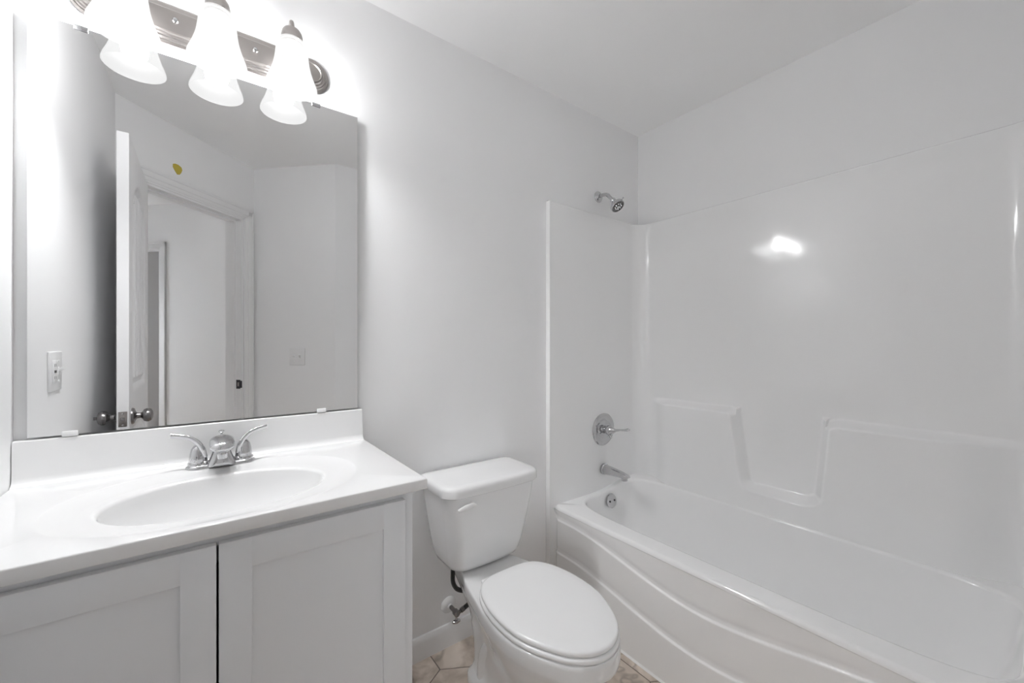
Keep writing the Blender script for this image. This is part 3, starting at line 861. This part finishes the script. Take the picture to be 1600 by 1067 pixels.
for j in range(nz + 1):
    z = (zrim(XF) - rr_) * (1 - j / nz)
    row = []
    for i in range(ny + 1):
        f = i / ny
        y = YA + (YB - YA) * (0.5 - 0.5 * cos(pi * f) if False else f)
        row.append(bm.verts.new(V3(xa(y, z) if j else XF, y, z)))
    G.append(row)
for j in range(nz):
    for i in range(ny): bm.faces.new((G[j][i], G[j][i + 1], G[j + 1][i + 1], G[j + 1][i]))
# thickness returns at the ends and the bottom
for i, s in ((0, 1), (ny, -1)):
    c = [bm.verts.new(g[i].co + Vector((0.05, 0, 0))) for g in G]
    for j in range(nz): bm.faces.new((G[j][i], G[j + 1][i], c[j + 1], c[j]))
obj('apron', bm, M['fiberglass'], tub, sharp=60)
bm = bmesh.new()
n_ = 60
R1 = []; R2 = []; R3 = []
for i in range(n_ + 1):
    y = YA + (YB - YA) * i / n_; x = xa(y, 0.0)
    R1.append(bm.verts.new(V3(x + 0.002, y, 0.007))); R2.append(bm.verts.new(V3(x - 0.004, y, 0.004))); R3.append(bm.verts.new(V3(x - 0.007, y, 0.0)))
for i in range(n_): bm.faces.new((R1[i], R1[i + 1], R2[i + 1], R2[i])); bm.faces.new((R2[i], R2[i + 1], R3[i + 1], R3[i]))
obj('caulk_line', bm, M['caulk'], tub)
ov = bmesh.new()
nrm = Vector((0, -1, 0.22)).normalized()
lathe(ov, [(0.0365, 0), (0.0365, 0.003), (0.034, 0.006), (0.030, 0.0068), (0.002, 0.0075)], V3(2.060, -0.076, 0.392), nrm, 40)
ovo = obj('overflow_plate', ov, M['chrome'], tub)
for s in (-1, 1):
    ov = bmesh.new(); lathe(ov, [(0.005, 0.0), (0.005, 0.002), (0.001, 0.0022)], V3(2.060 + s * 0.018, -0.076, 0.392) + nrm * 0.0070, nrm, 14)
    obj('screw', ov, M['black'], ovo)
bm = bmesh.new(); lathe(bm, [(0.035, 0), (0.035, 0.003), (0.028, 0.004), (0.010, 0.002)], V3(2.045, -0.36, ZFL - 0.003), (0, 0, 1), 28)
obj('drain', bm, M['chrome'], tub)

# ------------------------------------------------------------------ surround
su = thing('shower_surround', 'glossy white moulded shower surround above the tub', 'shower surround', (2.03, -0.7365, 0.44))
PX, PYA, PYB, RC = 2.370, -0.030, -1.455, 0.080
path = []
def addp(x, y, nx, ny): path.append((x, y, nx, ny))
for i in range(41): addp(1.667 + (PX - RC - 1.667) * i / 41, PYA, 0, -1)
for i in range(17):
    a = pi / 2 * i / 16; addp(PX - RC + RC * sin(a), PYA - RC + RC * cos(a), -sin(a), -cos(a))
nr = 400
for i in range(1, nr): addp(PX, PYA - RC + (PYB + RC - PYA + RC) * i / nr, -1, 0)
for i in range(17):
    a = pi / 2 * i / 16; addp(PX - RC + RC * cos(a), PYB + RC - RC * sin(a), -cos(a), sin(a))
for i in range(1, 42): addp(PX - RC + (1.667 - PX + RC) * i / 41, PYB, 0, 1)
def notch_sd(y, z):
    """signed distance-ish: positive inside the protruding lower block"""
    # upper edges
    dtop = 0.905 - z
    # notch between the two shoulders: left side slants
    yl = -0.575 - 0.045 * (0.905 - z) / 0.33      # left shoulder side
    yr = -0.925 + 0.030 * (0.905 - z) / 0.33
    zb = 0.568
    r = 0.035
    # rounded notch: inside if yr<y<yl and z>zb
    dx = max(y - yl, (yr - y) * 0.6); dz = zb - z
    dn = max(dx, dz) if (dx < -r or dz < -r) else (-r + sqrt(max(dx + r, 0) ** 2 + max(dz + r, 0) ** 2))
    # outer corner rounding of the shoulders
    if dn > 0 and dtop < 0.03 and dn < 0.03:
        return 0.03 - sqrt((0.03 - dn) ** 2 + (0.03 - dtop) ** 2) if dtop < 0.03 else min(dn, dtop)
    return min(dtop, dn)
def hsur(y, z):
    e = sstep(-0.105, -0.215, y) * sstep(-1.405, -1.33, y) if False else (1 - sstep(-0.250, -0.100, y)) * sstep(-1.425, -1.26, y)
    t = (notch_sd(y, z) + 0.012) / 0.024
    q = 0.16
    # straight ramp with rounded ends
    if t <= -q or t >= 1 + q: v = 0.0 if t < 0.5 else 1.0
    elif t < q: v = (t + q) ** 2 / (4 * q)
    elif t > 1 - q: v = 1 - (1 + q - t) ** 2 / (4 * q)
    else: v = t
    return 0.060 * v * e
zs = [0.436 + 0.514 * k / 150 for k in range(151)] + [0.95 + 0.943 * k / 24 for k in range(1, 25)]
bm = bmesh.new(); G = []
for z in zs:
    G.append([bm.verts.new((x + nx * (hsur(y, z) if nx < -0.5 else 0) - ox, y + ny * 0 - oy, z - 0.44)) for x, y, nx, ny in path])
for dn, z in ((0.0035, 1.9005), (0.012, 1.9045), (0.024, 1.9055)):
    G.append([bm.verts.new((x - nx * dn - ox, y - ny * dn - oy, z - 0.44)) for x, y, nx, ny in path])
for a, b in zip(G, G[1:]):
    for i in range(len(path) - 1): bm.faces.new((a[i], a[i + 1], b[i + 1], b[i]))
# side flange returns, down to the floor beside the apron
for y0, y1 in ((-0.0305, -0.0008), (-1.4812, -1.4545)):
    box(bm, 1.667 - ox, 1.672 - ox, y0 - oy, y1 - oy, -0.43, 1.463, bev=0.0018)
    box(bm, 1.668 - ox, 1.71 - ox, y0 + 0.003 - oy, y1 - 0.003 - oy, -0.435, 0.01)
obj('wall_panels', bm, M['fiberglass'], su, sharp=60)

# ------------------------------------------------------------------ shower head
shh = thing('wall_shower', 'chrome shower head on a bent arm high above the tub', 'shower head', (2.044, 0, 2.008))
bm = bmesh.new(); lathe(bm, [(0.030, 0.0005), (0.030, 0.003), (0.025, 0.009), (0.013, 0.014), (0.010, 0.015)], (0, 0, 0), (0, -1, 0), 36)
obj('flange', bm, M['chrome'], shh)
bm = bmesh.new(); tube(bm, [(0, -0.004, 0), (0, -0.035, 0.001), (0, -0.062, -0.006), (0, -0.082, -0.026), (0, -0.099, -0.044)], 0.0095, 18)
obj('arm', bm, M['chrome'], shh)
ax = Vector((0.02, -0.62, -0.78)).normalized()
p0 = Vector((0, -0.096, -0.041))
bm = bmesh.new()
lathe(bm, [(0.012, 0), (0.015, 0.003), (0.015, 0.013), (0.013, 0.016), (0.016, 0.022), (0.026, 0.032), (0.034, 0.040), (0.0365, 0.046), (0.0365, 0.056), (0.034, 0.059)], p0, ax, 40)
sp_ = p0 + ax * 0.050; side = Vector((0, -0.78, 0.62))
tube(bm, [sp_ + side * 0.034, sp_ + side * 0.044, sp_ + side * 0.050], [0.0035, 0.003, 0.0042], 10)
obj('spray_head', bm, M['chrome'], shh)
bm = bmesh.new(); lathe(bm, [(0.0325, 0.0580), (0.0325, 0.0600), (0.002, 0.0610)], p0, ax, 40)
fo = obj('spray_face', bm, M['slot'], shh); fo['label'] = 'dark spray face'
bm = bmesh.new()
u = ax.orthogonal().normalized(); v = ax.cross(u)
for r, k in ((0.027, 16), (0.017, 8)):
    for i in range(k):
        a = 2 * pi * i / k
        lathe(bm, [(0.0022 if r > 0.02 else 0.0040, 0.0600), (0.0016, 0.0632), (0.0004, 0.0634)], p0 + (u * cos(a) + v * sin(a)) * r, ax, 8)
lathe(bm, [(0.009, 0.0602), (0.009, 0.0628), (0.007, 0.0638), (0.001, 0.064)], p0, ax, 20)
obj('nozzle', bm, M['chrome'], fo)

# ------------------------------------------------------------------ mixing valve
va = thing('shower_valve', 'round chrome shower valve with a single lever on the surround', 'faucet', (2.050, -0.030, 0.762))
bm = bmesh.new(); lathe(bm, [(0.0855, 0.0), (0.0855, 0.002), (0.080, 0.007), (0.066, 0.0095), (0.052, 0.0085), (0.048, 0.006), (0.045, 0.0065), (0.028, 0.010), (0.002, 0.010)], (0, 0, 0), (0, -1, 0), 64)
obj('escutcheon', bm, M['chrome'], va)
bm = bmesh.new()
lathe(bm, [(0.022, 0.006), (0.022, 0.022), (0.019, 0.023), (0.019, 0.030), (0.024, 0.031), (0.025, 0.042), (0.022, 0.056), (0.014, 0.072), (0.008, 0.080)], (0, 0, 0), (0, -1, 0.05), 40)
obj('hub', bm, M['chrome'], va)
bm = bmesh.new()
tube(bm, [(0, -0.060, 0.003), (0, -0.085, 0.009), (0, -0.110, 0.014), (0, -0.135, 0.018), (0, -0.158, 0.023), (0, -0.168, 0.024)], [0.019, 0.0085, 0.006, 0.0065, 0.0095, 0.006], 20, flat=(0.85, 1.0))
tube(bm, [(0, -0.040, -0.020), (0, -0.052, -0.032), (0, -0.058, -0.036)], [0.006, 0.006, 0.003], 10)
obj('lever', bm, M['chrome'], va)
# ------------------------------------------------------------------ tub spout
sp = thing('tub_spout', 'chrome tub spout on the surround above the tub rim', 'faucet', (2.050, -0.030, 0.552))
bm = bmesh.new()
lathe(bm, [(0.026, 0), (0.029, 0.002), (0.029, 0.014), (0.026, 0.017)], (0, 0, 0), (0, -1, 0), 36)
def sec_(y, w, zt, zb, n=24):
    zc, hh = (zt + zb) / 2, (zt - zb) / 2; out = []
    for k in range(n):
        a = 2 * pi * k / n; c, s = cos(a), sin(a)
        r = (abs(c) ** 2.8 + abs(s) ** 2.8) ** (-1 / 2.8)
        out.append(Vector((w * c * r, y, zc + hh * s * r)))
    return out
loft(bm, [sec_(-0.010, 0.024, 0.024, -0.025), sec_(-0.04, 0.023, 0.022, -0.023), sec_(-0.08, 0.021, 0.018, -0.019), sec_(-0.115, 0.020, 0.014, -0.017), sec_(-0.140, 0.019, 0.009, -0.016), sec_(-0.158, 0.017, 0.003, -0.013), sec_(-0.166, 0.012, -0.001, -0.009)])
lathe(bm, [(0.0155, 0.0), (0.0165, 0.002), (0.0165, 0.022), (0.014, 0.024)], (0, -0.138, -0.004), (0, 0, -1), 28)
obj('spout_body', bm, M['chrome'], sp)
